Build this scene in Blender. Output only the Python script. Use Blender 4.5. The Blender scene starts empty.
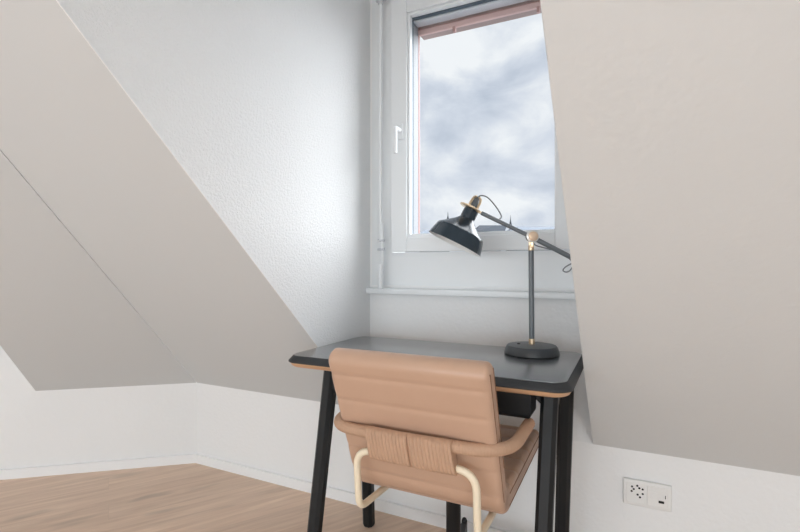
import bpy, bmesh, math, random
from mathutils import Vector, Matrix
random.seed(4)
C = bpy.context.scene.collection
PI = math.pi
sc = bpy.context.scene
sc.view_settings.view_transform = 'Standard'
sc.view_settings.look = 'None'
sc.view_settings.gamma = 1
sc.view_settings.use_curve_mapping = False
sc.view_settings.exposure = 0.0

# ------------------------------------------------------------------ materials
def new_mat(name):
    m = bpy.data.materials.new(name); m.use_nodes = True
    nt = m.node_tree
    return m, nt, nt.nodes['Principled BSDF']

def simple(name, col, rough=.5, metal=0.0, spec=.5, bump=None, var=0.0):
    m, nt, b = new_mat(name)
    b.inputs['Base Color'].default_value = (*col, 1)
    b.inputs['Roughness'].default_value = rough
    b.inputs['Metallic'].default_value = metal
    b.inputs['Specular IOR Level'].default_value = spec
    tc = nt.nodes.new('ShaderNodeTexCoord')
    if var:
        n = nt.nodes.new('ShaderNodeTexNoise'); n.inputs['Scale'].default_value = 9; n.inputs['Detail'].default_value = 4
        nt.links.new(tc.outputs['Object'], n.inputs['Vector'])
        mx = nt.nodes.new('ShaderNodeMix'); mx.data_type = 'RGBA'
        mx.inputs['A'].default_value = (*[c * (1 - var) for c in col], 1)
        mx.inputs['B'].default_value = (*[min(1, c * (1 + var)) for c in col], 1)
        nt.links.new(n.outputs['Fac'], mx.inputs['Factor'])
        nt.links.new(mx.outputs['Result'], b.inputs['Base Color'])
    if bump:
        sca, strength, dist = bump
        n = nt.nodes.new('ShaderNodeTexNoise'); n.inputs['Scale'].default_value = sca; n.inputs['Detail'].default_value = 3
        nt.links.new(tc.outputs['Object'], n.inputs['Vector'])
        bp = nt.nodes.new('ShaderNodeBump'); bp.inputs['Strength'].default_value = strength; bp.inputs['Distance'].default_value = dist
        nt.links.new(n.outputs['Fac'], bp.inputs['Height'])
        nt.links.new(bp.outputs['Normal'], b.inputs['Normal'])
    return m

def plaster(name, col, scale, strength, dist):
    """rough trowelled plaster: grains of two sizes"""
    m, nt, b = new_mat(name)
    b.inputs['Base Color'].default_value = (*col, 1)
    b.inputs['Roughness'].default_value = .9
    b.inputs['Specular IOR Level'].default_value = .03
    tc = nt.nodes.new('ShaderNodeTexCoord')
    v = nt.nodes.new('ShaderNodeTexVoronoi'); v.inputs['Scale'].default_value = scale
    v.feature = 'SMOOTH_F1'
    n = nt.nodes.new('ShaderNodeTexNoise'); n.inputs['Scale'].default_value = scale * .7; n.inputs['Detail'].default_value = 4
    d = nt.nodes.new('ShaderNodeTexNoise'); d.inputs['Scale'].default_value = scale * .5
    ad = nt.nodes.new('ShaderNodeVectorMath'); ad.operation = 'MULTIPLY_ADD'
    ad.inputs[1].default_value = (.02, .02, .02)
    nt.links.new(tc.outputs['Object'], n.inputs['Vector'])
    nt.links.new(tc.outputs['Object'], d.inputs['Vector'])
    nt.links.new(d.outputs['Color'], ad.inputs[0]); nt.links.new(tc.outputs['Object'], ad.inputs[2])
    nt.links.new(ad.outputs['Vector'], v.inputs['Vector'])
    s = nt.nodes.new('ShaderNodeMath'); s.operation = 'MULTIPLY_ADD'; s.inputs[1].default_value = .8
    nt.links.new(n.outputs['Fac'], s.inputs[0]); nt.links.new(v.outputs['Distance'], s.inputs[2])
    bp = nt.nodes.new('ShaderNodeBump'); bp.inputs['Strength'].default_value = strength; bp.inputs['Distance'].default_value = dist
    nt.links.new(s.outputs[0], bp.inputs['Height']); nt.links.new(bp.outputs['Normal'], b.inputs['Normal'])
    return m

M = {}
M['plaster'] = plaster('rough white plaster', (.88, .885, .885), 165, .42, .0055)
M['wall'] = plaster('fine white plaster', (.89, .89, .885), 80, .22, .004)
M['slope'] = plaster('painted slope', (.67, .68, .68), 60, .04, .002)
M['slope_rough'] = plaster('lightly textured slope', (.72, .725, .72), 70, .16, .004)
M['ceiling'] = simple('ceiling paint', (.84, .84, .84), .9, 0, .1, (60, .05, .002))
M['lacquer'] = simple('white lacquer', (.83, .85, .86), .35, 0, .4, (30, .02, .001))
M['gasket'] = simple('dark rubber', (.10, .13, .16), .6, 0, .3, (200, .05, .001))
M['alu'] = simple('grey aluminium', (.62, .64, .67), .4, .3, .5, (120, .03, .001))
M['red'] = simple('red brown painted metal', (.48, .28, .25), .5, 0, .4, (90, .05, .001), .08)
M['grey_toned'] = simple('grey toned down for sun', (.22, .225, .24), .5, 0, .4, (90, .03, .001))
M['red_toned'] = simple('red toned down for sun', (.27, .15, .14), .5, 0, .4, (90, .05, .001), .08)
M['redlow'] = simple('brown painted metal', (.36, .27, .25), .55, 0, .3, (90, .05, .001), .08)
M['pink'] = simple('faded red aluminium', (.66, .45, .42), .5, 0, .4, (90, .05, .001), .06)
M['skirting'] = simple('skirting white', (.92, .92, .92), .4, 0, .4, (40, .03, .001))
M['black'] = simple('black stained wood', (.008, .0095, .011), .48, 0, .4, (60, .06, .001), .15)
M['desktop'] = simple('black linoleum top', (.034, .037, .041), .27, 0, 1.0, (500, .03, .0004), .08)
_b = M['desktop'].node_tree.nodes['Principled BSDF']; _b.inputs['Coat Weight'].default_value = 1; _b.inputs['Coat Roughness'].default_value = .27; _b.inputs['Coat IOR'].default_value = 2.2
M['leather'] = simple('tan leather', (.57, .37, .262), .33, 0, .5, (260, .10, .0012), .05)
M['wrap'] = simple('tan cord wrap', (.53, .335, .225), .6, 0, .3, (300, .12, .001), .06)
M['seam'] = simple('dark tan seam', (.30, .17, .11), .7, 0, .2, (300, .1, .001))
M['cream'] = simple('cream enamel tube', (.90, .78, .59), .3, 0, .5, (50, .02, .001))
M['lampblue'] = simple('blue black enamel', (.022, .038, .053), .24, 0, .55, (80, .03, .001))
M['lampgrey'] = simple('dark grey enamel', (.155, .172, .186), .38, .1, .5, (80, .03, .001))
M['lampbase'] = simple('charcoal enamel', (.062, .068, .074), .36, .1, .5, (80, .03, .001))
M['lampwhite'] = simple('white enamel inside', (.85, .85, .83), .4, 0, .4, (80, .03, .001))
M['brass'] = simple('pale brass', (.80, .62, .42), .28, .85, .5, (120, .04, .001))
M['knob'] = simple('satin brass knob', (.84, .63, .45), .45, .35, .5, (120, .04, .001))
M['steel'] = simple('pale steel ring', (.80, .78, .74), .3, .6, .5, (120, .03, .001))
M['cord'] = simple('grey textile cord', (.20, .21, .22), .7, 0, .2, (600, .2, .001))
M['blackplastic'] = simple('black plastic', (.010, .011, .012), .4, 0, .4, (150, .05, .001))
M['socketwhite'] = simple('white switch plastic', (.86, .85, .83), .35, 0, .4, (90, .02, .001))
M['hole'] = simple('dark hole', (.03, .03, .03), .7, 0, .1, (90, .02, .001))
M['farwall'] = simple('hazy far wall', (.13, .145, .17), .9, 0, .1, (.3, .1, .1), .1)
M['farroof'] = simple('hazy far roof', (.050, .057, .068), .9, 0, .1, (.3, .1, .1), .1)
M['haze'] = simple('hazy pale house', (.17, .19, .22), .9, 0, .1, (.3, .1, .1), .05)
M['ground'] = simple('town ground', (.25, .26, .27), .9, 0, .1, (.2, .1, .1), .2)

def ply():
    m, nt, b = new_mat('birch plywood edge')
    tc = nt.nodes.new('ShaderNodeTexCoord')
    mp = nt.nodes.new('ShaderNodeMapping'); mp.inputs['Scale'].default_value = (3, 3, 420)
    n = nt.nodes.new('ShaderNodeTexNoise'); n.inputs['Scale'].default_value = 1; n.inputs['Detail'].default_value = 3
    r = nt.nodes.new('ShaderNodeValToRGB')
    r.color_ramp.elements[0].position = .3; r.color_ramp.elements[0].color = (.50, .27, .14, 1)
    r.color_ramp.elements[1].position = .7; r.color_ramp.elements[1].color = (.72, .45, .27, 1)
    nt.links.new(tc.outputs['Object'], mp.inputs[0]); nt.links.new(mp.outputs[0], n.inputs['Vector'])
    nt.links.new(n.outputs['Fac'], r.inputs[0]); nt.links.new(r.outputs[0], b.inputs['Base Color'])
    b.inputs['Roughness'].default_value = .5
    return m
M['ply'] = ply()
M['edge'] = simple('black edge', (.034, .037, .040), .5, 0, .4, (300, .03, .0004))

def oak():
    m, nt, b = new_mat('oak plank floor')
    L = nt.links
    tc = nt.nodes.new('ShaderNodeTexCoord')
    mp = nt.nodes.new('ShaderNodeMapping'); mp.inputs['Rotation'].default_value = (0, 0, FLOOR_ROT)
    L.new(tc.outputs['Object'], mp.inputs[0])
    br = nt.nodes.new('ShaderNodeTexBrick')
    br.inputs['Scale'].default_value = 1; br.inputs['Brick Width'].default_value = 2.3; br.inputs['Row Height'].default_value = .15
    br.inputs['Mortar Size'].default_value = .0006; br.inputs['Mortar Smooth'].default_value = .3; br.inputs['Bias'].default_value = 0
    br.offset = .37
    br.inputs['Color1'].default_value = (0, 0, 0, 1); br.inputs['Color2'].default_value = (1, 1, 1, 1)
    L.new(mp.outputs[0], br.inputs['Vector'])
    st = nt.nodes.new('ShaderNodeMapping'); st.inputs['Scale'].default_value = (1.6, 22, 1)
    L.new(mp.outputs[0], st.inputs[0])
    # shift the grain on each plank
    off = nt.nodes.new('ShaderNodeVectorMath'); off.operation = 'MULTIPLY_ADD'; off.inputs[1].default_value = (13, 7, 0)
    L.new(br.outputs['Color'], off.inputs[0]); L.new(st.outputs[0], off.inputs[2])
    g = nt.nodes.new('ShaderNodeTexNoise'); g.inputs['Scale'].default_value = 1.6; g.inputs['Detail'].default_value = 7; g.inputs['Roughness'].default_value = .62; g.inputs['Distortion'].default_value = .6
    L.new(off.outputs[0], g.inputs['Vector'])
    r = nt.nodes.new('ShaderNodeValToRGB')
    e = r.color_ramp.elements
    e[0].position = .30; e[0].color = (.72, .52, .39, 1)
    e[1].position = .75; e[1].color = (.95, .735, .575, 1)
    L.new(g.outputs['Fac'], r.inputs[0])
    # knots and grey stains
    st2 = nt.nodes.new('ShaderNodeMapping'); st2.inputs['Scale'].default_value = (2.2, 7, 1)
    L.new(mp.outputs[0], st2.inputs[0])
    k = nt.nodes.new('ShaderNodeTexNoise'); k.inputs['Scale'].default_value = 1.3; k.inputs['Detail'].default_value = 2
    L.new(st2.outputs[0], k.inputs['Vector'])
    kr = nt.nodes.new('ShaderNodeMapRange'); kr.inputs['From Min'].default_value = .60; kr.inputs['From Max'].default_value = .78; kr.inputs['To Max'].default_value = .55
    L.new(k.outputs['Fac'], kr.inputs['Value'])
    mx = nt.nodes.new('ShaderNodeMix'); mx.data_type = 'RGBA'
    L.new(kr.outputs[0], mx.inputs['Factor']); L.new(r.outputs[0], mx.inputs['A']); mx.inputs['B'].default_value = (.40, .31, .25, 1)
    tone = nt.nodes.new('ShaderNodeMapRange'); tone.inputs['To Min'].default_value = .95; tone.inputs['To Max'].default_value = 1.05
    L.new(br.outputs['Color'], tone.inputs['Value'])
    mu = nt.nodes.new('ShaderNodeMix'); mu.data_type = 'RGBA'; mu.blend_type = 'MULTIPLY'; mu.inputs['Factor'].default_value = 1
    L.new(mx.outputs['Result'], mu.inputs['A']); L.new(tone.outputs[0], mu.inputs['B'])
    gap = nt.nodes.new('ShaderNodeMix'); gap.data_type = 'RGBA'
    L.new(br.outputs['Fac'], gap.inputs['Factor']); L.new(mu.outputs['Result'], gap.inputs['A']); gap.inputs['B'].default_value = (.68, .51, .39, 1)
    L.new(gap.outputs['Result'], b.inputs['Base Color'])
    b.inputs['Roughness'].default_value = .5; b.inputs['Specular IOR Level'].default_value = .35
    bp = nt.nodes.new('ShaderNodeBump'); bp.inputs['Strength'].default_value = .12; bp.inputs['Distance'].default_value = .002
    L.new(g.outputs['Fac'], bp.inputs['Height']); L.new(bp.outputs['Normal'], b.inputs['Normal'])
    return m
FLOOR_ROT = math.radians(-58)
M['oak'] = oak()

def glass():
    m = bpy.data.materials.new('clear window glass'); m.use_nodes = True
    nt = m.node_tree; nt.nodes.clear()
    o = nt.nodes.new('ShaderNodeOutputMaterial'); t = nt.nodes.new('ShaderNodeBsdfTransparent'); t.inputs[0].default_value = (.97, .98, .985, 1)
    g = nt.nodes.new('ShaderNodeBsdfGlossy'); g.inputs['Roughness'].default_value = .02
    f = nt.nodes.new('ShaderNodeFresnel'); f.inputs['IOR'].default_value = 1.45
    mx = nt.nodes.new('ShaderNodeMixShader')
    gm = nt.nodes.new('ShaderNodeNewGeometry')          # thin pane: reflect once, at the entry face
    iv = nt.nodes.new('ShaderNodeMath'); iv.operation = 'SUBTRACT'; iv.inputs[0].default_value = 1
    ml = nt.nodes.new('ShaderNodeMath'); ml.operation = 'MULTIPLY'
    nt.links.new(gm.outputs['Backfacing'], iv.inputs[1]); nt.links.new(iv.outputs[0], ml.inputs[0]); nt.links.new(f.outputs[0], ml.inputs[1])
    nt.links.new(ml.outputs[0], mx.inputs[0]); nt.links.new(t.outputs[0], mx.inputs[1]); nt.links.new(g.outputs[0], mx.inputs[2])
    nt.links.new(mx.outputs[0], o.inputs[0])
    return m
M['glass'] = glass()

# ------------------------------------------------------------------ mesh helpers
def obj(name, bm, mat, parent=None, smooth=False, loc=None):
    me = bpy.data.meshes.new(name)
    bmesh.ops.recalc_face_normals(bm, faces=bm.faces)
    bm.to_mesh(me); bm.free()
    mats = mat if isinstance(mat, (list, tuple)) else [mat]
    for x in mats: me.materials.append(M[x])
    if smooth:
        for p in me.polygons: p.use_smooth = True
        try: me.set_sharp_from_angle(angle=math.radians(35))
        except Exception: pass
    o = bpy.data.objects.new(name, me); C.objects.link(o)
    if parent is not None:
        o.parent = parent
        o.matrix_parent_inverse = Matrix.Translation(-Vector(parent.location))
    return o

def thing(name, label, cat, loc, group=None):
    o = bpy.data.objects.new(name, None); C.objects.link(o)
    o.empty_display_size = .1; o.location = loc
    tag(o, label, cat, group); return o

def tag(o, label, cat, group=None):
    o['label'] = label; o['category'] = cat
    if group: o['group'] = group
    return o

def struct(o): o['kind'] = 'structure'; return o

def box(bm, x0, x1, y0, y1, z0, z1, bev=0.0, seg=2, mi=0):
    t = bmesh.new()
    r = bmesh.ops.create_cube(t, size=1)
    for v in t.verts:
        v.co = Vector(((x0 + x1) / 2 + v.co.x * (x1 - x0), (y0 + y1) / 2 + v.co.y * (y1 - y0), (z0 + z1) / 2 + v.co.z * (z1 - z0)))
    if bev: bmesh.ops.bevel(t, geom=list(t.edges), offset=bev, segments=seg, affect='EDGES', profile=.5)
    join(bm, t, mi)

def join(bm, t, mi=0):
    mp = {v: bm.verts.new(v.co) for v in t.verts}
    for f in t.faces:
        try:
            nf = bm.faces.new([mp[v] for v in f.verts]); nf.material_index = mi
        except ValueError: pass
    t.free()

def prism(bm, pts, vec):
    """polygon pts extruded by vec"""
    a = [bm.verts.new(p) for p in pts]; b = [bm.verts.new(Vector(p) + Vector(vec)) for p in pts]
    n = len(pts)
    bm.faces.new(a); bm.faces.new(b[::-1])
    for i in range(n): bm.faces.new((a[i], b[i], b[(i + 1) % n], a[(i + 1) % n]))

def frame_of(d):
    d = Vector(d).normalized()
    u = d.cross(Vector((0, 0, 1)))
    if u.length < 1e-4: u = d.cross(Vector((0, 1, 0)))
    u.normalize(); return u, d.cross(u).normalized()

def lathe(bm, prof, base, axis, n=40, caps=True, mi=0):
    """prof: (radius, height) pairs along axis"""
    base = Vector(base); d = Vector(axis).normalized(); u, w = frame_of(d)
    rings = []
    for r, h in prof:
        rings.append([bm.verts.new(base + d * h + (u * math.cos(2 * PI * k / n) + w * math.sin(2 * PI * k / n)) * r) for k in range(n)])
    for a, b in zip(rings, rings[1:]):
        for k in range(n):
            f = bm.faces.new((a[k], a[(k + 1) % n], b[(k + 1) % n], b[k])); f.material_index = mi
    if caps:
        bm.faces.new(rings[0][::-1]).material_index = mi; bm.faces.new(rings[-1]).material_index = mi

def cyl(bm, p, q, r, n=24, bev=0):
    p = Vector(p); q = Vector(q); L = (q - p).length
    b = bev or min(r, L) * .08
    lathe(bm, [(r - b, 0), (r, b), (r, L - b), (r - b, L)], p, q - p, n)

def spline(pts, n=12, closed=False):
    """Catmull-Rom through pts"""
    P = [Vector(p) for p in pts]; out = []
    for i in range(len(P) - 1):
        p0 = P[i - 1] if i else P[0] * 2 - P[1]
        p1, p2 = P[i], P[i + 1]
        p3 = P[i + 2] if i + 2 < len(P) else P[-1] * 2 - P[-2]
        for k in range(n):
            t = k / n
            out.append(.5 * ((2 * p1) + (p2 - p0) * t + (2 * p0 - 5 * p1 + 4 * p2 - p3) * t * t + (3 * p1 - p0 - 3 * p2 + p3) * t ** 3))
    out.append(P[-1]); return out

def fillet(pts, r, n=8):
    """polyline with rounded corners; r a number or one per inner point"""
    P = [Vector(p) for p in pts]; out = [P[0]]
    for i in range(1, len(P) - 1):
        rr = r[i - 1] if isinstance(r, (list, tuple)) else r
        a = (P[i - 1] - P[i]).normalized(); b = (P[i + 1] - P[i]).normalized()
        s = P[i] + a * rr; e = P[i] + b * rr
        for k in range(n + 1):
            t = k / n
            out.append(s * (1 - t) ** 2 + P[i] * 2 * t * (1 - t) + e * t * t)
    out.append(P[-1]); return out

def tube(bm, path, r, n=14, ripple=0.0, step=.006):
    path = [Vector(p) for p in path]
    if ripple:
        # resample so that each turn of the wrap gets a ridge
        seg = [0]
        for a, b in zip(path, path[1:]): seg.append(seg[-1] + (b - a).length)
        N = int(seg[-1] / (step / 4)); new = []; j = 0
        for k in range(N + 1):
            s = seg[-1] * k / N
            while j < len(seg) - 2 and seg[j + 1] < s: j += 1
            t = (s - seg[j]) / max(1e-9, seg[j + 1] - seg[j]); new.append(path[j].lerp(path[j + 1], t))
        path = new
    rings = []; u = None
    for i, p in enumerate(path):
        d = (path[min(i + 1, len(path) - 1)] - path[max(i - 1, 0)]).normalized()
        if u is None: u, w = frame_of(d)
        else:
            u = (u - d * u.dot(d)).normalized(); w = d.cross(u)
        rr = r * (1 + (ripple * (0, .8, 1, .8)[i % 4] if ripple else 0))
        rings.append([bm.verts.new(p + (u * math.cos(2 * PI * k / n) + w * math.sin(2 * PI * k / n)) * rr) for k in range(n)])
    for a, b in zip(rings, rings[1:]):
        for k in range(n): bm.faces.new((a[k], a[(k + 1) % n], b[(k + 1) % n], b[k]))
    bm.faces.new(rings[0][::-1]); bm.faces.new(rings[-1])

def wall_with_hole(bm, o, dx, n, x0, x1, z0, z1, hx0, hx1, hz0, hz1, th):
    """wall in the plane through o, along dx, thickness th away from the room (-n)"""
    o = Vector(o); dx = Vector(dx); n = Vector(n)
    P = lambda x, z, d=0: o + dx * x + Vector((0, 0, z)) - n * d
    for d, in ((0,), (th,)):
        q = [[P(x, z, d) for x in (x0, hx0, hx1, x1)] for z in (z0, hz0, hz1, z1)]
        V = [[bm.verts.new(p) for p in row] for row in q]
        for i in range(3):
            for j in range(3):
                if i == 1 and j == 1: continue
                bm.faces.new((V[i][j], V[i][j + 1], V[i + 1][j + 1], V[i + 1][j]))
        if d == 0: F = V
        else: B = V
    for ring in ([(0, 0), (0, 3), (3, 3), (3, 0)], [(1, 1), (1, 2), (2, 2), (2, 1)]):
        for a, b in zip(ring, ring[1:] + ring[:1]):
            bm.faces.new((F[a[0]][a[1]], F[b[0]][b[1]], B[b[0]][b[1]], B[a[0]][a[1]]))

# ------------------------------------------------------------------ room shell
DW = 1.80                                  # the window wall stands a little behind the low wall
D, K, TH = 1.75, .419, math.radians(43.5)
TAN = math.tan(TH)
XL, XR = -1.031, -.117
ZC = 2.40
RUN = (ZC - K) / TAN                      # horizontal run of the slopes
XE, XW, YB = 1.8, -3.77, -4.7
CX, CY = -2.055, D                        # the obtuse corner
D2 = Vector((math.cos(math.radians(-141)), math.sin(math.radians(-141)), 0))
N2 = Vector((-D2.y, D2.x, 0)); N2 = N2 if N2.dot(Vector((-CX, -CY, 0))) > 0 else -N2
SE = (XW - CX) / D2.x                     # length of the splayed wall
S0, S1 = .742, 1.69                       # dormer in the splayed wall
UP = Vector((0, 0, 1))
def w2(s, dist=0, z=0):                   # a point off the splayed wall
    p = Vector((CX, CY, 0)) + D2 * s + N2 * dist; p.z = z; return p
hb = (Vector((1, 0, 0)) + D2).normalized()  # plan bisector of the hip
if hb.y > 0: hb = -hb
T = RUN / -hb.y
HIP = Vector((CX, CY, ZC)) + hb * T
YT = D - RUN

bm = bmesh.new(); box(bm, XW - .3, XE + .2, YB - .2, D + .2, -.12, 0)
struct(obj('floor', bm, 'oak'))

F = DW / D
def zf(z): return 1.035 + (z - 1.035) * F
WX0, WX1, WZ0, WZ1 = -1.018, -.123, .953, 2.335     # hole of window 1
bm = bmesh.new()
wall_with_hole(bm, (0, DW, 0), (1, 0, 0), (0, -1, 0), XL - .1, XR + .1, K - .1, 2.5, WX0, WX1, WZ0, WZ1, .16)
struct(obj('wall_window', bm, 'wall'))
bm = bmesh.new(); box(bm, CX - .1, XE + .1, D, DW + .1, 0, K)
prism(bm, [(XL, D, K), (XL, DW + .01, K + .26), (XL, DW + .01, K)], (XR - XL, 0, 0))
struct(obj('wall_front', bm, 'wall'))
bm = bmesh.new()
wall_with_hole(bm, (CX, CY, 0), D2, N2, 0, SE + .1, 0, 2.5, S0 + .07, S1 - .07, .955, 2.30, .16)
struct(obj('wall_left', bm, 'wall'))
bm = bmesh.new()
yE = w2(SE).y
prism(bm, [(XW, yE + .1, 0), (XW, YB, 0), (XW, YB, 2.5), (XW, yE + .1, 2.5)], (-.12, 0, 0))
struct(obj('wall_gable', bm, 'wall'))
bm = bmesh.new()
wall_with_hole(bm, (0, YB, 0), (1, 0, 0), (0, 1, 0), XW - .1, XE + .1, 0, 2.5, -3.2, 1.2, .12, 1.42, .16)
struct(obj('wall_back', bm, 'wall'))
bm = bmesh.new()
wall_with_hole(bm, (XE, 0, 0), (0, 1, 0), (-1, 0, 0), YB, D, 0, 2.5, -3.6, -1.6, .35, 1.75, .12)
struct(obj('wall_right', bm, 'wall'))
bm = bmesh.new()
for y0, y1 in ((-3.6, -3.54), (-1.66, -1.6)): box(bm, XE + .03, XE + .09, y0, y1, .35, 1.75, .004)
for z0, z1 in ((.35, .42), (1.68, 1.75)): box(bm, XE + .03, XE + .09, -3.6, -1.6, z0, z1, .004)
w4 = struct(obj('fill_window_side', bm, 'lacquer'))  # unseen window, added so side fill light reaches the left cheek
bm = bmesh.new(); box(bm, XE + .058, XE + .063, -3.55, -1.65, .40, 1.70); obj('window_glass', bm, 'glass', w4)

# ceiling (with the two dormer roofs in it, all one flat height)
bm = bmesh.new(); box(bm, XW - .1, XE + .1, YB - .1, D + .1, ZC, ZC + .1)
struct(obj('ceiling', bm, 'ceiling'))

def slab(name, pts, mat, th, nrm):
    b = bmesh.new(); prism(b, pts, Vector(nrm).normalized() * th); return struct(obj(name, b, mat))
n1 = (0, math.sin(TH), math.cos(TH))               # outward normal of the front slope
n2 = -N2 * math.sin(TH) + UP * math.cos(TH)
GAP = .0018                                        # the fine open joint along the hip
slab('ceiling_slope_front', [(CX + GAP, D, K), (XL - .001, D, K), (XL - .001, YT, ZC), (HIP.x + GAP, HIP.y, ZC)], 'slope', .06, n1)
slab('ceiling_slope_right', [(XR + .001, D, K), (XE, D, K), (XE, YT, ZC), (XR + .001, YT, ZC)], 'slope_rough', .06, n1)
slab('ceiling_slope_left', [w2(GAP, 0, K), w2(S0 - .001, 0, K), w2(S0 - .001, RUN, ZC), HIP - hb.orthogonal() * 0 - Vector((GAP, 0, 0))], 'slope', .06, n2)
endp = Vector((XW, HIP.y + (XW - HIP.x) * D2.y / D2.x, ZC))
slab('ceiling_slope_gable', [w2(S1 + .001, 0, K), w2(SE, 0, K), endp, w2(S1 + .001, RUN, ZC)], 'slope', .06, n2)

# dormer cheeks
def cheek(name, pts, nrm, mat='plaster'):
    b = bmesh.new(); n = Vector(nrm)
    back = [Vector(p) + n * .05 + UP * .09 for p in pts]       # mitred so that the slope keeps the arris
    f = [b.verts.new(p) for p in pts]; g_ = [b.verts.new(p) for p in back]
    b.faces.new(f); b.faces.new(g_[::-1])
    for i in range(len(f)): b.faces.new((f[i], g_[i], g_[(i + 1) % len(f)], f[(i + 1) % len(f)]))
    return struct(obj(name, b, mat))
cheek('wall_dormer_left', [(XL, DW, K), (XL, DW, ZC), (XL, YT, ZC), (XL, D, K)], (-1, 0, 0))
cheek('wall_dormer_right', [(XR, DW, K), (XR, DW, ZC), (XR, YT, ZC), (XR, D, K)], (1, 0, 0))
cheek('wall_dormer_near', [w2(S0, 0, K), w2(S0, 0, ZC), w2(S0, RUN, ZC)], -D2)
cheek('wall_dormer_far', [w2(S1, 0, K), w2(S1, 0, ZC), w2(S1, RUN, ZC)], D2)
# thin white bead put in as the highlight along the left cheek's edge
bm = bmesh.new()
e0 = Vector((XL + .0015, D - .002, K + .002)); e1 = Vector((XL + .0015, YT, ZC - .002))
tube(bm, [e0, e1], .0018, 8); struct(obj('highlight_trim', bm, 'skirting', smooth=True))

# baseboards
bm = bmesh.new()
prism(bm, [(CX, D, 0), (XE, D, 0), (XE, D - .012, 0), (CX + .004, D - .012, 0)], (0, 0, .046))
struct(obj('baseboard_front', bm, 'skirting'))
bm = bmesh.new()
prism(bm, [w2(0), w2(SE), w2(SE, .012), w2(.004, .012)], (0, 0, .046))
struct(obj('baseboard_left', bm, 'skirting'))

# ------------------------------------------------------------------ windows
def window(name, ox, P, x0, x1, z0, z1, detail=True):
    """P(x, d, z): x along the wall, d into the room from the wall face (negative is outwards)"""
    def bx(b, a0, a1, d0, d1, c0, c1, bev=0.0):
        t = bmesh.new(); box(t, a0, a1, d0, d1, c0, c1, bev)
        for v in t.verts: v.co = P(v.co.x, v.co.y, v.co.z)
        join(b, t)
    def ring(b, a0, a1, c0, c1, wl, wr, wb, wt, d0, d1, bev=0.0):
        bx(b, a0, a0 + wl, d0, d1, c0, c1, bev); bx(b, a1 - wr, a1, d0, d1, c0, c1, bev)
        bx(b, a0 + wl, a1 - wr, d0, d1, c0, c0 + wb, bev); bx(b, a0 + wl, a1 - wr, d0, d1, c1 - wt, c1, bev)
    b = bmesh.new()
    ring(b, x0, x1, z0, z1, .10, .03, .14, .06, -.12, .004)       # fixed outer frame, wide apron below
    w = struct(obj(name, b, 'lacquer'))
    sx0, sx1, sz0, sz1 = x0 + .105, x1 - .004, z0 + .142, z1 - .10
    gx0, gx1, gz0, gz1 = sx0 + .074, sx1 - .118, sz0 + .060, sz1 - .140
    b = bmesh.new(); ring(b, sx0, sx1, sz0, sz1, gx0 - sx0, sx1 - gx1, gz0 - sz0, sz1 - gz1, -.02, .03, .003)
    obj('window_sash', b, 'lacquer', w)
    b = bmesh.new(); ring(b, gx0, gx1, gz0, gz1, .010, .003, .014, .010, -.006, .018, .0015)
    obj('glazing_bead', b, 'lacquer', w)
    b = bmesh.new(); ring(b, gx0 + .004, gx1, gz0 + .012, gz1 - .003, .005, .004, .004, .012, -.024, -.005)
    obj('gasket', b, 'gasket', w)
    b = bmesh.new(); ring(b, gx0 - .03, gx1 + .03, gz0 - .03, gz1 + .03, .036, .030, .044, .052, -.07, -.022, .002)
    obj('outer_sash_edge', b, 'alu', w)
    b = bmesh.new(); bx(b, gx0 + .0055, gx0 + .0075, -.072, -.024, gz0 + .010, gz1 - .02); obj('toned_edge_face', b, 'grey_toned', w)  # darker facing on the left edge, its grey lowered against the sun
    b = bmesh.new(); bx(b, gx0 + .001, gx1 - .001, -.014, -.010, gz0 + .001, gz1 - .001)
    obj('window_glass', b, 'glass', w)
    return w, (gx0, gx1, gz0, gz1), bx

P1 = lambda x, d, z: Vector((x, DW - d, z))
w1, (gx0, gx1, gz0, gz1), bx1 = window('window_1', 0, P1, WX0, WX1, WZ0, WZ1)
# red brown sun blind outside: guide rails and a head box of three rails with two bottom tabs
bl = thing('external_blind', 'red-brown sun blind and its guide rail outside the window head', 'blind', (-.57, DW + .1, 2.02))
b = bmesh.new(); box(b, gx0 - .03, gx0 + .006, DW + .078, DW + .098, gz0 - .02, 2.14, .002); obj('guide_rail', b, 'red_toned', bl)  # left rail's red is darkened to offset the sun on it
b = bmesh.new(); box(b, gx1 + .006, gx1 + .03, DW + .086, DW + .098, gz0 - .02, 2.14, .002); obj('guide_rail', b, 'red', bl)
b = bmesh.new(); box(b, gx0 - .02, gx1 + .03, DW + .120, DW + .20, 2.080, 2.20, .003); obj('head_box', b, 'redlow', bl)
b = bmesh.new(); box(b, gx0 - .02, gx1 + .03, DW + .098, DW + .117, 2.062, 2.082, .003); obj('slat', b, 'red', bl)
b = bmesh.new(); box(b, gx0 - .02, gx1 + .03, DW + .078, DW + .094, 2.044, 2.066, .003); obj('bottom_rail', b, 'pink', bl)
for x in (-.668, -.322):
    b = bmesh.new(); box(b, x - .006, x + .006, DW + .074, DW + .092, 2.024, 2.046, .002); obj('rail_tab', b, 'red', bl)

# second dormer window, round the corner
P2 = lambda x, d, z: w2(x, d, z)
window('window_2', 0, P2, S0 + .07, S1 - .07, .955, 2.30)
# wide window added out of view behind the camera, to let fill light in
bm = bmesh.new()
for x0, x1 in ((-3.2, -3.13), (-1.035, -.965), (1.13, 1.2)): box(bm, x0, x1, YB - .1, YB - .02, .12, 1.42, .004)
for z0, z1 in ((.12, .19), (1.35, 1.42)): box(bm, -3.2, 1.2, YB - .09, YB - .03, z0, z1, .004)
w3 = struct(obj('fill_window_back', bm, 'lacquer'))
bm = bmesh.new(); box(bm, -3.15, 1.15, YB - .065, YB - .060, .17, 1.37); obj('window_glass', bm, 'glass', w3)

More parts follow.
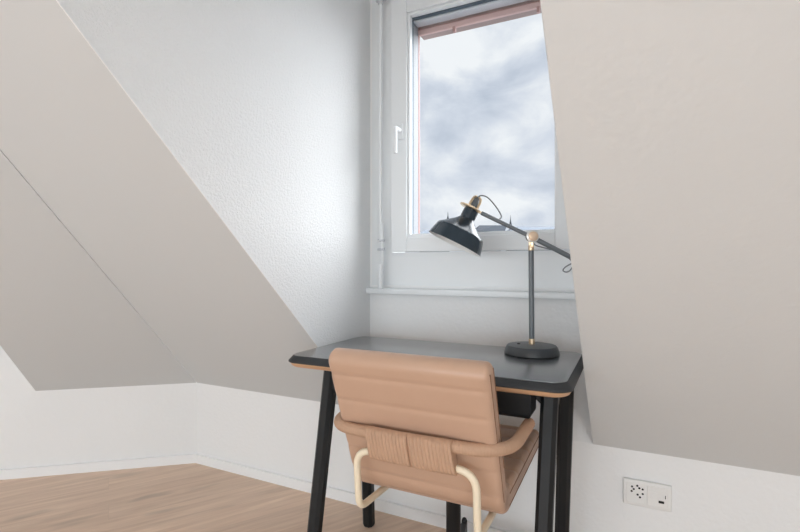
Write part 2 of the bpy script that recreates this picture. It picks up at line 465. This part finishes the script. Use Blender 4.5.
# window handle
HX, HY = -.865, DW - .030
h = thing('window_handle', 'white lever handle on the left stile of the window, turned down', 'handle', (HX, HY, 1.60))
b = bmesh.new(); box(b, HX - .013, HX + .013, HY - .010, HY + .001, 1.565, 1.630, .004); obj('escutcheon', b, 'lacquer', h, True)
b = bmesh.new(); cyl(b, (HX, HY - .006, 1.602), (HX, HY - .046, 1.602), .009); obj('neck', b, 'lacquer', h, True)
b = bmesh.new(); tube(b, fillet([(HX, HY - .040, 1.602), (HX, HY - .054, 1.602), (HX, HY - .054, 1.498)], .008), .0085); obj('lever', b, 'lacquer', h, True)

# window sill
bm = bmesh.new()
box(bm, XL + .001, XR - .001, DW - .042, DW + .005, .9145, .9405, .005, 3)
struct(obj('trim_2', bm, 'lacquer', smooth=True))

# crank rod of the blind
RX, RY = -.951, 1.75
cr = thing('crank_rod', 'white blind crank rod hanging in the corner left of the window', 'crank rod', (RX, RY, .94))
b = bmesh.new(); cyl(b, (RX, RY, 1.145), (RX, RY, 2.183), .0065); obj('rod', b, 'lacquer', cr, True)
b = bmesh.new(); cyl(b, (RX, RY, .9400), (RX, RY, 1.045), .0115); obj('grip', b, 'lacquer', cr, True)
b = bmesh.new(); cyl(b, (RX + .008, RY, 1.035), (RX + .008, RY, 1.215), .0055); obj('crank_arm', b, 'lacquer', cr, True)
for z in (1.105, 1.143):
    b = bmesh.new(); cyl(b, (RX - .013, RY, z), (RX + .018, RY, z), .0065); obj('hinge', b, 'alu', cr, True)
b = bmesh.new(); cyl(b, (RX, RY, 2.145), (RX, RY, 2.183), .011); cyl(b, (RX - .02, RY, 2.163), (RX + .025, RY, 2.163), .007)
cyl(b, (RX, RY, 2.173), (RX, DW, 2.195), .008)
obj('universal_joint', b, 'alu', cr, True)

# ------------------------------------------------------------------ wall socket
so = thing('wall_socket', 'white double wall socket plate low under the right slope', 'socket', (.048, D, .283))
b = bmesh.new(); box(b, -.022, .120, D - .012, D, .241, .326, .004, 3); obj('cover_plate', b, 'socketwhite', so, True)
b = bmesh.new()
box(b, -.012, .046, D - .0135, D - .0115, .252, .316, .001); obj('power_insert', b, 'socketwhite', so)
b = bmesh.new()
for x, z in ((.005, .3035), (.010, .2960), (.004, .2885), (.0205, .3090), (.0265, .3020), (.0365, .3000), (.0215, .2800), (.0285, .2725), (.0365, .2850)):
    cyl(b, (x, D - .0141, z), (x, D - .0125, z), .0034, 12)
obj('contact_hole', b, 'hole', so)
b = bmesh.new(); box(b, .050, .110, D - .0145, D - .0115, .252, .316, .001); obj('data_insert', b, 'socketwhite', so)
b = bmesh.new(); box(b, .082, .098, D - .0152, D - .014, .266, .274, .0005); obj('data_port', b, 'hole', so)
b = bmesh.new(); box(b, .0545, .104, D - .0158, D - .014, .279, .298, .001); obj('data_flap', b, 'socketwhite', so)
b = bmesh.new(); box(b, .1005, .1025, D - .0162, D - .0150, .283, .294); obj('flap_mark', b, 'hole', so)

# ------------------------------------------------------------------ desk
def rrect(x0, x1, y0, y1, r, n=8):
    out = []
    for cx, cy, a in ((x1 - r, y1 - r, 0), (x0 + r, y1 - r, 90), (x0 + r, y0 + r, 180), (x1 - r, y0 + r, 270)):
        for k in range(n + 1):
            t = math.radians(a + 90 * k / n); out.append((cx + r * math.cos(t), cy + r * math.sin(t)))
    return out
def plate(bm, x0, x1, y0, y1, r, layers):
    rings = []
    for z, ins in layers:
        rings.append([bm.verts.new((x, y, z)) for x, y in rrect(x0 + ins, x1 - ins, y0 + ins, y1 - ins, max(.004, r - ins * .6))])
    n = len(rings[0])
    for a, c in zip(rings, rings[1:]):
        for k in range(n): bm.faces.new((a[k], a[(k + 1) % n], c[(k + 1) % n], c[k]))
    bm.faces.new(rings[0][::-1]); bm.faces.new(rings[-1])

DX0, DX1, DY0, DY1, DZ = -1.027, -.1285, 1.212, 1.712, .742
dk = thing('desk', 'black writing desk with plywood edge standing in the window recess', 'desk', (-.567, 1.46, 0))
b = bmesh.new(); plate(b, DX0, DX1, DY0, DY1, .050, [(DZ - .0225, .001), (DZ - .020, 0), (DZ - .0175, .0005), (DZ - .0015, .014), (DZ - .001, .0150)])
top_ = obj('tabletop', b, 'edge', dk, True)
b = bmesh.new(); plate(b, DX0 + .0155, DX1 - .0155, DY0 + .0155, DY1 - .0155, .040, [(DZ - .0015, 0), (DZ - .0004, .0002), (DZ, .0012)])
obj('writing_surface', b, 'desktop', top_, True)
b = bmesh.new(); plate(b, DX0, DX1, DY0, DY1, .050, [(DZ - .038, .016), (DZ - .034, .010), (DZ - .0225, .003)])
obj('plywood_core', b, 'ply', dk, True)
ZU = DZ - .038
def leg(b, top, bot, w=.046, c=.011):
    top = Vector(top); bot = Vector(bot); rings = []
    for p, s in ((bot, .80), (bot + Vector((0, 0, .006)), .92), (top, 1.0)):
        h = w / 2 * s; k = h - c * s
        rings.append([b.verts.new((p.x + x, p.y + y, p.z)) for x, y in ((h, -k), (h, k), (k, h), (-k, h), (-h, k), (-h, -k), (-k, -h), (k, -h))])
    for a, d in zip(rings, rings[1:]):
        for i in range(8): b.faces.new((a[i], a[(i + 1) % 8], d[(i + 1) % 8], d[i]))
    b.faces.new(rings[0][::-1]); b.faces.new(rings[-1])
LEG = dict(fl=((-.925, 1.352, ZU), (-.937, 1.238, 0)), fr=((-.199, 1.352, ZU), (-.214, 1.238, 0)),
           bl=((-.925, 1.575, ZU), (-.938, 1.628, 0)), br=((-.182, 1.575, ZU), (-.207, 1.630, 0)))
for k in ('fl', 'fr', 'bl', 'br'):
    b = bmesh.new(); leg(b, *LEG[k]); obj('leg', b, 'black', dk)
for x in (-.925, -.192):                      # side rails with curved undersides, joining front and back legs
    b = bmesh.new()
    pts = [(x - .012, 1.235, ZU)]
    prof = [(1.352, ZU), (1.60, ZU), (1.60, ZU - .062), (1.56, ZU - .058), (1.52, ZU - .036), (1.42, ZU - .036), (1.385, ZU - .058), (1.352, ZU - .062)]
    prism(b, [(x - .012, y, z) for y, z in prof], (.024, 0, 0)); obj('side_rail', b, 'black', dk)
b = bmesh.new()
prism(b, [(x, 1.345, z) for x, z in [(-.92, ZU), (-.20, ZU), (-.20, ZU - .058), (-.222, ZU - .055), (-.26, ZU - .022), (-.86, ZU - .022), (-.90, ZU - .055), (-.92, ZU - .058)]], (0, .02, 0))
obj('front_rail', b, 'black', dk)
b = bmesh.new()
prism(b, [(-.92, 1.57, ZU), (-.19, 1.57, ZU), (-.19, 1.57, ZU - .05), (-.92, 1.57, ZU - .05)], (0, .02, 0))
obj('back_rail', b, 'black', dk)
b = bmesh.new()
t = bmesh.new(); box(t, -.865, -.236, 1.262, 1.34, .628, ZU + .0, 0)
for e in list(t.edges):
    pass
ve = [e for e in t.edges if (abs(e.verts[0].co.z - .628) < 1e-4 and abs(e.verts[1].co.z - .628) < 1e-4)]
bmesh.ops.bevel(t, geom=ve, offset=.012, segments=4, affect='EDGES', profile=.5)
join(b, t)
obj('drawer', b, 'black', dk, True)

# ------------------------------------------------------------------ chair
ch = thing('office_chair', 'tan leather swivel chair with cord-wrapped armrest pushed under the desk', 'chair', (-.4875, 1.36, 0))
X0, X1 = -.700, -.276
XM, HW = (X0 + X1) / 2, (X1 - X0) / 2
def shell(path_yz, thick, seams, end0, end1, hw=HW, seamdepth=.0034, pf=.0022):
    """padded slab following a path in the YZ plane with stitched channels across it"""
    bm = bmesh.new()
    P = [Vector((0, y, z)) for y, z in path_yz]
    seg = [0]
    for a, c in zip(P, P[1:]): seg.append(seg[-1] + (c - a).length)
    L = seg[-1]; N = 150; rings = []; j = 0
    S = [L * (1 - math.cos(PI * k / N)) / 2 for k in range(N + 1)]
    for s in S:
        while j < len(seg) - 2 and seg[j + 1] < s: j += 1
        t = (s - seg[j]) / (seg[j + 1] - seg[j]); c = P[j].lerp(P[j + 1], t)
        q0 = P[max(j - 1, 0)]; q1 = P[min(j + 2, len(P) - 1)]
        d = ((P[j + 1] - P[j]).normalized() * .6 + (q1 - q0).normalized() * .4).normalized()
        n = Vector((0, -d.z, d.y))
        g = sum(math.exp(-(s - x) ** 2 / .00005) for x in seams)
        puff = 0
        xs = [0] + list(seams) + [L]
        for a, e in zip(xs, xs[1:]):
            if a <= s <= e and e > a: puff = max(0, math.sin(PI * (s - a) / (e - a))) ** .7
        h = thick / 2 + puff * pf - seamdepth * min(1, g)
        w = hw
        r_end = thick / 2
        for dist, on in ((s, end0), (L - s, end1)):
            if on and dist < r_end:
                f = math.sqrt(max(0, 1 - (1 - dist / r_end) ** 2)); h *= max(f, .02); w -= (1 - f) * .016
        r = min(h * .55, .016); ring = []
        k = 5
        nx = 10
        # rounded rectangle, offset x and along n; crown slightly in the middle
        for cx, cn, a0 in ((w - r, h - r, 0), (-w + r, h - r, 90), (-w + r, -h + r, 180), (w - r, -h + r, 270)):
            for i in range(k + 1):
                a = math.radians(a0 + 90 * i / k)
                ring.append((cx + r * math.cos(a), cn + r * math.sin(a)))
        rings.append([bm.verts.new(Vector((XM + x, c.y, c.z)) + n * q) for x, q in ring])
    m = len(rings[0])
    for a, c in zip(rings, rings[1:]):
        for i in range(m): bm.faces.new((a[i], a[(i + 1) % m], c[(i + 1) % m], c[i]))
    bm.faces.new(rings[0][::-1]); bm.faces.new(rings[-1])
    return bm
TK = .058
# rear face runs from (.985,.82) at the top to (1.14,.41) at the bottom
ub = Vector((0, 1.14 - .985, .41 - .82)).normalized(); nf = Vector((0, -ub.z, ub.y))    # nf points to the front and up
top = Vector((0, .988, .810)) + nf * TK / 2 
cor = Vector((0, 1.14, .41)) + nf * TK / 2
zs = .408 + .031                                         # seat centre height
# where the back's centre line meets the seat's
tt = (zs - top.z) / ub.z; meet = top + ub * tt
back_path = [(top.y, top.z), (meet.y - ub.y * .05, meet.z - ub.z * .05)]
full = fillet([top, meet, Vector((0, 1.655, zs + .010))], .045, 10)
mid = 6
bp_ = [(p.y, p.z) for p in full[:mid + 2]]; sp_ = [(p.y, p.z) for p in full[mid:]]
def plen(p): return sum(math.dist(a, c) for a, c in zip(p, p[1:]))
Lb = plen(bp_)
bk = obj('backrest', shell(bp_, TK, [.058 + .075 * i for i in range(6) if .058 + .075 * i < Lb - .03], True, False, seamdepth=.0021, pf=.0011), 'leather', ch, True)
Ls = plen(sp_)
st = obj('seat', shell(sp_, .062, [.06 + .077 * i for i in range(6) if .06 + .077 * i < Ls - .03], False, True), 'leather', ch, True)
# stitched edge seams of back and seat
def seam(parent, pts, off, side, hw=HW):
    b = bmesh.new(); path = []
    for i, (y, z) in enumerate(pts):
        a = pts[max(i - 1, 0)]; c = pts[min(i + 1, len(pts) - 1)]
        d = Vector((0, c[0] - a[0], c[1] - a[1])).normalized(); n = Vector((0, -d.z, d.y))
        path.append(Vector((XM + side * hw, y, z)) + n * off)
    tube(b, path, .0016, 8); obj('seam', b, 'seam', parent, True)
inner_b = [(top.y + ub.y * s, top.z + ub.z * s) for s in (.02, .1, .2, .3, .38)]
inner_s = [(y, z) for y, z in sp_[4:-1]] + [(1.63, zs + .0095)]
for sd in (-1, 1):
    seam(bk, inner_b, -(TK / 2 - .0150), sd)
    seam(bk, inner_b[:-1], (TK / 2 - .0150), sd)
    seam(st, inner_s, (.031 - .0155), sd)
    seam(st, inner_s, -(.031 - .0155), sd)

# armrest: one cord-wrapped tube round the back
AZ = .614; AY = 1.036; AL, AR = -.738, -.2455; RT = .0150
arm = fillet([(AL, 1.295, AZ - .008), (AL, AY + .02, AZ - .008), (XM, AY - .004, AZ - .002), (AR, AY + .02, AZ - .004), (AR, 1.295, AZ - .004)],
             [.10, .09, .10], 14)
b = bmesh.new(); tube(b, arm, RT, 14, ripple=.045, step=.0066); obj('armrest', b, 'wrap', ch, True)
# wide wrapped band in the middle of the back
b = bmesh.new()
WL, WR = -.600, -.372; n = 24; xs = []
ztop, zbot = AZ - .002, .560
prev = None; N = n * 6
def band_y(x): return AY - .003 + abs((x - XM) / .25) ** 2.2 * .02
for i in range(N + 1):
    x = WL + (WR - WL) * i / N
    ph = (i % 6) / 6; amp = .0026 * abs(math.sin(PI * ph))
    if abs(i / N - .52) < .010: amp = -.004
    slant = -.010
    cols = []
    for k in range(15):
        a = PI * k / 14                       # over the arm, flat down, round the frame tube below
        if k <= 4: ang = PI * .5 * (1 - k / 4.0); yy = -math.cos(ang) * (RT + .002); zz = ztop + math.sin(ang) * (RT + .002)
        elif k <= 10: f = (k - 4) / 6; yy = -(RT + .002) * (1 - f) - .0125 * f - .001; zz = ztop + (zbot - ztop) * f
        else: ang = PI * .5 * (k - 10) / 4; yy = -math.cos(ang) * .0125; zz = zbot - math.sin(ang) * .0125
        sc_ = (1 if k > 0 else .3)
        cols.append(b.verts.new((x + slant * (ztop - zz) / .065 * -1, band_y(x) + .002 + yy - amp * sc_, zz)))
    # back side, closed
    cols.append(b.verts.new((x + .010, band_y(x) + .012, zbot - .006)))
    cols.append(b.verts.new((x, band_y(x) + .016, ztop)))
    if prev:
        m = len(cols)
        for k in range(m): b.faces.new((prev[k], prev[(k + 1) % m], cols[(k + 1) % m], cols[k]))
    else: b.faces.new(cols)
    prev = cols
b.faces.new(prev[::-1])
obj('wrapped_band', b, 'wrap', ch, True)
# cream steel frame tubes
for sd in (-1, 1):
    xo = XM + sd * .161 + .008
    fy = 1.047
    p = fillet([(XM + sd * .02, fy - .004, .560), (xo, fy, .560), (xo, fy + .014, .397), (xo - sd * .004, 1.33, .389), (xo - sd * .09, 1.42, .386)], [.05, .035, .05], 12)
    b = bmesh.new(); tube(b, p, .0092, 14); obj('frame_tube', b, 'cream', ch, True)
# seat plate, column, star base and castors
PX, PY = -.4875, 1.365
b = bmesh.new(); box(b, PX - .12, PX + .12, PY - .08, PY + .12, .380, .410, .006); obj('seat_plate', b, 'blackplastic', ch)
b = bmesh.new(); lathe(b, [(.018, 0), (.0225, .005), (.0225, .27), (.026, .275), (.026, .29)], (PX, PY, .10), (0, 0, 1), 28); obj('column', b, 'blackplastic', ch, True)
b = bmesh.new(); lathe(b, [(.03, 0), (.042, .008), (.040, .045), (.026, .06)], (PX, PY, .072), (0, 0, 1), 32)
ANG = [math.radians(101.5 + 72 * k) for k in range(5)]
for a in ANG:
    d = Vector((math.cos(a), math.sin(a), 0)); s = Vector((-d.y, d.x, 0)); o_ = Vector((PX, PY, 0)); R = .275
    rings = []
    for f, w_, z0, z1 in ((.03, .024, .078, .122), (.6, .017, .080, .110), (1.0, .011, .082, .106)):
        c = o_ + d * (R * f if f > .1 else .03)
        rings.append([b.verts.new(c + s * x + Vector((0, 0, z))) for x, z in ((-w_, z0), (w_, z0), (w_ * .8, z1), (-w_ * .8, z1))])
    for r0, r1 in zip(rings, rings[1:]):
        for k in range(4): b.faces.new((r0[k], r0[(k + 1) % 4], r1[(k + 1) % 4], r1[k]))
    b.faces.new(rings[0][::-1]); b.faces.new(rings[-1])
obj('star_base', b, 'blackplastic', ch)
for a in ANG:
    d = Vector((math.cos(a), math.sin(a), 0)); s = Vector((-d.y, d.x, 0)); c = Vector((PX, PY, 0)) + d * .278
    b = bmesh.new()
    for q in (-1, 1): lathe(b, [(.016, -.004), (.0225, -.003), (.0225, .003), (.016, .004)], c + d * .012 + s * q * .0075 + Vector((0, 0, .0225)), s, 24)
    lathe(b, [(.0105, 0), (.0105, .072), (.007, .080), (.003, .083)], c + Vector((0, 0, .036)), (0, 0, 1), 16)
    obj('castor', b, 'blackplastic', ch, True)

# ------------------------------------------------------------------ desk lamp
CR = Vector((.8976, .4407, 0)); CF = Vector((-.4407, .8976, 0))       # the lamp's own swivel: arm side, and across it
LB = Vector((-.296, 1.602, DZ))
lp = thing('desk_lamp', 'dark blue-grey adjustable lamp with brass knob on the right of the desk', 'lamp', LB)
b = bmesh.new(); lathe(b, [(.082, 0), (.0895, .002), (.0895, .006), (.083, .024), (.079, .0285), (.060, .0315), (.0, .033)], LB, (0, 0, 1), 56, caps=False)
base = obj('base', b, 'lampbase', lp, True)
b = bmesh.new(); lathe(b, [(.0055, 0), (.0055, .003), (.004, .004)], LB + Vector((-.040, -.016, .0305)), (0, 0, 1), 16); obj('switch', b, 'hole', base, True)
b = bmesh.new(); lathe(b, [(.010, 0), (.010, .018), (.0082, .020)], LB + Vector((0, 0, .031)), (0, 0, 1), 20); obj('pole_foot', b, 'brass', lp, True)
JZ = 1.133
JT = Vector((LB.x - .002, LB.y, JZ))
b = bmesh.new(); cyl(b, LB + Vector((0, 0, .049)), (JT.x, JT.y, JZ - .042), .0088); obj('pole', b, 'lampgrey', lp, True)
b = bmesh.new()
cyl(b, (JT.x, JT.y, JZ - .046), (JT.x, JT.y, JZ - .030), .0098)
for q in (-1, 1):
    o_ = JT + CF * q * .0095
    box(b, o_.x - .0055, o_.x + .0055, o_.y - .003, o_.y + .003, JZ - .036, JZ + .004, .001)
obj('fork', b, 'brass', lp, True)
b = bmesh.new(); lathe(b, [(.017, 0), (.0205, .002), (.0205, .008), (.0165, .010)], JT - CF * .0135, -CF, 36); obj('knob_ring', b, 'steel', lp, True)
b = bmesh.new(); lathe(b, [(.0155, 0), (.0155, .004), (.0135, .0055), (.0, .006)], JT - CF * .0235, -CF, 36, caps=False); obj('joint_knob', b, 'knob', lp, True)
b = bmesh.new(); lathe(b, [(.014, 0), (.0165, .002), (.0165, .022), (.014, .024)], JT - CF * .012, CF, 28); obj('joint_clamp', b, 'lampgrey', lp, True)
# arm: left end nearer the room, right end over the recess
HC = Vector((-.4745, 1.585, 1.2245))       # where the arm meets the lamp head
AEND = Vector((-.135, 1.640, 1.041))
dA = (JT - HC).normalized()
b = bmesh.new(); cyl(b, HC + dA * .012, JT, .0072); obj('arm', b, 'lampgrey', lp, True)
b = bmesh.new(); cyl(b, JT, AEND, .0082); obj('arm_tail', b, 'lampgrey', lp, True)
b = bmesh.new(); cyl(b, HC - dA * .012, HC + dA * .016, .0045); obj('arm_pin', b, 'brass', lp, True)
# shade
PXM = .00350
ax = (CR * .45 + UP * .895 - CF * .025).normalized()
u_, w_ = frame_of(ax)
RC = Vector((-.5570, 1.5400, 1.1130))       # rim centre
RC = Vector((-.5565, 1.5675, 1.1125))
pr = [(28.9, 0), (28.6, .6), (27.6, 5), (25.6, 12), (24.6, 14.2), (23.4, 15.1), (19.6, 17.9), (15.3, 21.2), (11.4, 24.3), (8.6, 27), (7.2, 29)]
b = bmesh.new(); lathe(b, [(r * PXM, h * PXM) for r, h in pr], RC, ax, 64, caps=False)
sh = obj('lamp_shade', b, 'lampblue', lp, True)
b = bmesh.new(); lathe(b, [((r - .55) * PXM, h * PXM - .0001) for r, h in pr[:-2]], RC, ax, 64, caps=False)
lathe(b, [(28.4 * PXM, 0), (28.95 * PXM, 0)], RC, ax, 64, caps=False)
i_ = obj('shade_lining', b, 'lampwhite', sh, True); i_['label'] = 'white enamel inside of the shade'
b = bmesh.new(); lathe(b, [(0, 22 * PXM), (3 * PXM, 21 * PXM), (6 * PXM, 16.5 * PXM), (6.4 * PXM, 13 * PXM), (5 * PXM, 9.5 * PXM), (2 * PXM, 8 * PXM), (0, 7.9 * PXM)], RC, ax, 24, caps=False)
obj('bulb', b, 'lampwhite', lp, True)
b = bmesh.new(); lathe(b, [(6.4 * PXM, 28.2 * PXM), (7.6 * PXM, 29.5 * PXM), (7.6 * PXM, 36.5 * PXM), (7.1 * PXM, 38.5 * PXM)], RC, ax, 32); obj('socket', b, 'lampblue', lp, True)
b = bmesh.new(); lathe(b, [(10.5 * PXM, 38.6 * PXM), (11.3 * PXM, 39.1 * PXM), (11.3 * PXM, 40.2 * PXM), (10.5 * PXM, 40.7 * PXM)], RC + ax.cross(CF).normalized() * 2.0 * PXM, ax, 32); obj('collar', b, 'brass', lp, True)
b = bmesh.new(); lathe(b, [(4.6 * PXM, 40.5 * PXM), (4.4 * PXM, 45 * PXM), (3.4 * PXM, 47 * PXM), (2.2 * PXM, 52 * PXM), (1.6 * PXM, 53 * PXM)], RC, ax, 24); obj('socket_cap', b, 'lampgrey', lp, True)
for k in range(4):
    a = PI / 4 + PI / 2 * k; d = u_ * math.cos(a) + w_ * math.sin(a)
    b = bmesh.new(); o_ = RC + ax * 40.5 * PXM
    tube(b, [o_ + d * 6 * PXM, o_ + d * 6.2 * PXM + ax * 6.5 * PXM, o_ + d * 5.2 * PXM + ax * 10 * PXM, o_ + d * 2.4 * PXM + ax * 12 * PXM], 1.25 * PXM, 8)
    obj('crown_prong', b, 'brass', lp, True)
tp = RC + ax * 52.5 * PXM
pA = HC.lerp(JT, .40)
b = bmesh.new()
tube(b, spline([tp, tp + CR * .012 + UP * .006, tp + CR * .035 - UP * .002, tp + CR * .062 - UP * .032, tp + CR * .082 - UP * .066, pA + UP * .006], 8), .0023, 8)
obj('head_cord', b, 'cord', lp, True)
def tail(px, py):   # picture offsets from the joint to the plane of the arm
    return JT + Vector((px * .00365, px * .0007, -py * .0034))
b = bmesh.new()
tube(b, spline([JT + Vector((.006, 0, -.020)), tail(5, 9), tail(19, 13.5), tail(28, 18), tail(34, 23.5), tail(35.4, 27.5), tail(33.5, 32.5), tail(30, 34.7), tail(27.2, 33), tail(29.5, 29.6), tail(35, 26.2), tail(40, 25)], 8), .0021, 8)
obj('tail_cord', b, 'cord', lp, True)

# ------------------------------------------------------------------ far town beyond the window
bm = bmesh.new(); box(bm, -400, 400, 30, 500, -14.2, -14)
g = struct(obj('ground_outside', bm, 'ground'))
def far(u, v, dist):
    x = (u - 400) / 469.06; c, s = math.cos(math.radians(26.155)), math.sin(math.radians(26.155))
    return Vector(((x * c - s) * dist, (x * s + c) * dist, 1.035 + (265.9 - v) / 469.06 * dist))
def block(name, label, cat, u0, u1, vt, dist, depth, roof=None, spire=False, mr='farroof'):
    a = far(u0, vt, dist); c = far(u1, vt, dist); o_ = (a + c) / 2; wd = (c - a).length; zt = a.z
    t = thing(name, label, cat, (o_.x, o_.y, -14))
    rot = math.radians(26.155)
    def place(b):
        for v in b.verts:
            x, y = v.co.x, v.co.y
            v.co = Vector((o_.x + x * math.cos(rot) - y * math.sin(rot), o_.y + x * math.sin(rot) + y * math.cos(rot), v.co.z))
        return b
    b = bmesh.new(); rh = roof or 0
    box(b, -wd / 2, wd / 2, 0, depth, -14, zt - rh); obj('wall', place(b), 'farwall', t)
    b = bmesh.new()
    if spire: lathe(b, [(wd * .62, 0), (wd * .2, rh * .5), (.05, rh)], (0, depth / 2, zt - rh), (0, 0, 1), 8)
    else:
        e = .8
        prism(b, [(-wd / 2 - e, -e, zt - rh), (-wd / 2 - e, depth + e, zt - rh), (-wd / 2 - e + rh, depth / 2, zt)], (wd + 2 * e - 2 * 0, 0, 0))
    obj('roof', place(b), mr, t)
    if not spire:
        for k in range(max(2, int(wd / 4))):
            b = bmesh.new(); x = -wd / 2 + (k + .5) * wd / max(2, int(wd / 4)); box(b, x - .6, x + .6, -.1, .02, zt - rh - 2.6, zt - rh - 1.0); obj('window', place(b), 'farroof', t)
    return t
block('building', 'dark roofed house far outside the window under the lamp arm', 'building', 478, 501, 223.5, 120, 10, 2.0)
block('building', 'pale low house far outside the window, left of the lamp head', 'building', 421, 447, 229, 190, 12, 2.2, mr='haze')
block('building', 'long pale house far outside the window, right of the lamp pole', 'building', 512, 560, 225.5, 210, 12, 2.4, mr='haze')
block('church_tower', 'thin distant tower outside the window above the lamp shade', 'tower', 446.8, 449.4, 211.5, 240, 1.5, 4.5, True)
block('church_tower', 'thin distant tower outside the window right of the lamp cord', 'tower', 509.8, 512.0, 215, 240, 1.5, 5, True)

# ------------------------------------------------------------------ sky, sun and added fill lamps
wd = bpy.data.worlds.new('cloudy sky'); sc.world = wd; wd.use_nodes = True
nt = wd.node_tree; L = nt.links; bg = nt.nodes['Background']
tc = nt.nodes.new('ShaderNodeTexCoord')
mp = nt.nodes.new('ShaderNodeMapping'); mp.inputs['Scale'].default_value = (2.6, 2.6, 4.2); mp.inputs['Location'].default_value = (3.1, .7, 1.4)
L.new(tc.outputs['Generated'], mp.inputs[0])
n1_ = nt.nodes.new('ShaderNodeTexNoise'); n1_.inputs['Scale'].default_value = 2.3; n1_.inputs['Detail'].default_value = 7; n1_.inputs['Roughness'].default_value = .55; n1_.inputs['Distortion'].default_value = .35
L.new(mp.outputs[0], n1_.inputs['Vector'])
def skydir(u, v):
    x = (u - 400) / 469.06; z = (265.9 - v) / 469.06; c, s = math.cos(math.radians(26.155)), math.sin(math.radians(26.155))
    return Vector((x * c - s, x * s + c, z)).normalized()
val = n1_.outputs['Fac']
# the large cloud masses: centre, angular radius, gain
for u, v, rad, gain in ((445, 60, 55, .20), (520, 35, 30, .02), (500, 85, 38, -.14), (452, 112, 45, -.10), (447, 168, 28, .20), (503, 140, 20, .14),
                        (495, 205, 40, .16), (440, 145, 25, -.12), (480, 175, 22, -.08), (535, 180, 45, .03), (430, 205, 22, .06), (545, 110, 40, .04)):
    d = skydir(u, v)
    dt = nt.nodes.new('ShaderNodeVectorMath'); dt.operation = 'DISTANCE'; dt.inputs[1].default_value = d
    nm = nt.nodes.new('ShaderNodeVectorMath'); nm.operation = 'NORMALIZE'
    L.new(tc.outputs['Generated'], nm.inputs[0]); L.new(nm.outputs[0], dt.inputs[0])
    mr = nt.nodes.new('ShaderNodeMapRange'); mr.interpolation_type = 'SMOOTHSTEP'
    mr.inputs['From Min'].default_value = 0; mr.inputs['From Max'].default_value = rad / 469.0 * 1.15
    mr.inputs['To Min'].default_value = gain; mr.inputs['To Max'].default_value = 0
    L.new(dt.outputs['Value'], mr.inputs['Value'])
    ad = nt.nodes.new('ShaderNodeMath'); ad.operation = 'ADD'; L.new(val, ad.inputs[0]); L.new(mr.outputs[0], ad.inputs[1]); val = ad.outputs[0]
cr_ = nt.nodes.new('ShaderNodeValToRGB'); e = cr_.color_ramp.elements
e[0].position = .30; e[0].color = (.52, .585, .69, 1)
e[1].position = .66; e[1].color = (.95, .97, .99, 1)
m_ = cr_.color_ramp.elements.new(.47); m_.color = (.70, .75, .835, 1)
L.new(val, cr_.inputs[0]); L.new(cr_.outputs[0], bg.inputs['Color'])
bg.inputs['Strength'].default_value = 1.0

def area(name, loc, target, sx, sy, power, col):
    l = bpy.data.lights.new(name, 'AREA'); l.shape = 'RECTANGLE'; l.size = sx; l.size_y = sy; l.energy = power; l.color = col
    o = bpy.data.objects.new(name, l); C.objects.link(o); o.location = loc
    o.rotation_euler = (Vector(target) - Vector(loc)).to_track_quat('-Z', 'Y').to_euler(); return o
sun = bpy.data.lights.new('hazy_sun', 'SUN'); sun.energy = 17; sun.angle = math.radians(100); sun.color = (.96, .98, 1)
so_ = bpy.data.objects.new('hazy_sun', sun); C.objects.link(so_)
so_.rotation_euler = Vector((-.75, -.33, -.55)).to_track_quat('-Z', 'Y').to_euler()
area('fill_light_behind', (-.6, YB - .22, .78), (-.6, .6, .62), 4.2, 1.2, 106, (.885, .95, 1))  # added fill lamp outside the made-up back window
area('fill_light_side', (XE + .24, -2.6, 1.05), (-1.0, 1.5, .9), 1.9, 1.3, 40, (.88, .95, 1))  # added fill lamp from the right, brightens the left cheek


# ------------------------------------------------------------------ camera
cam = bpy.data.cameras.new('camera'); cam.sensor_width = 36; cam.lens = 469.06 / 800 * 36; cam.clip_start = .02; cam.clip_end = 1000
co = bpy.data.objects.new('camera', cam); C.objects.link(co)
co.location = (0, 0, 1.035); co.rotation_euler = (math.radians(90), 0, math.radians(26.155))
sc.camera = co
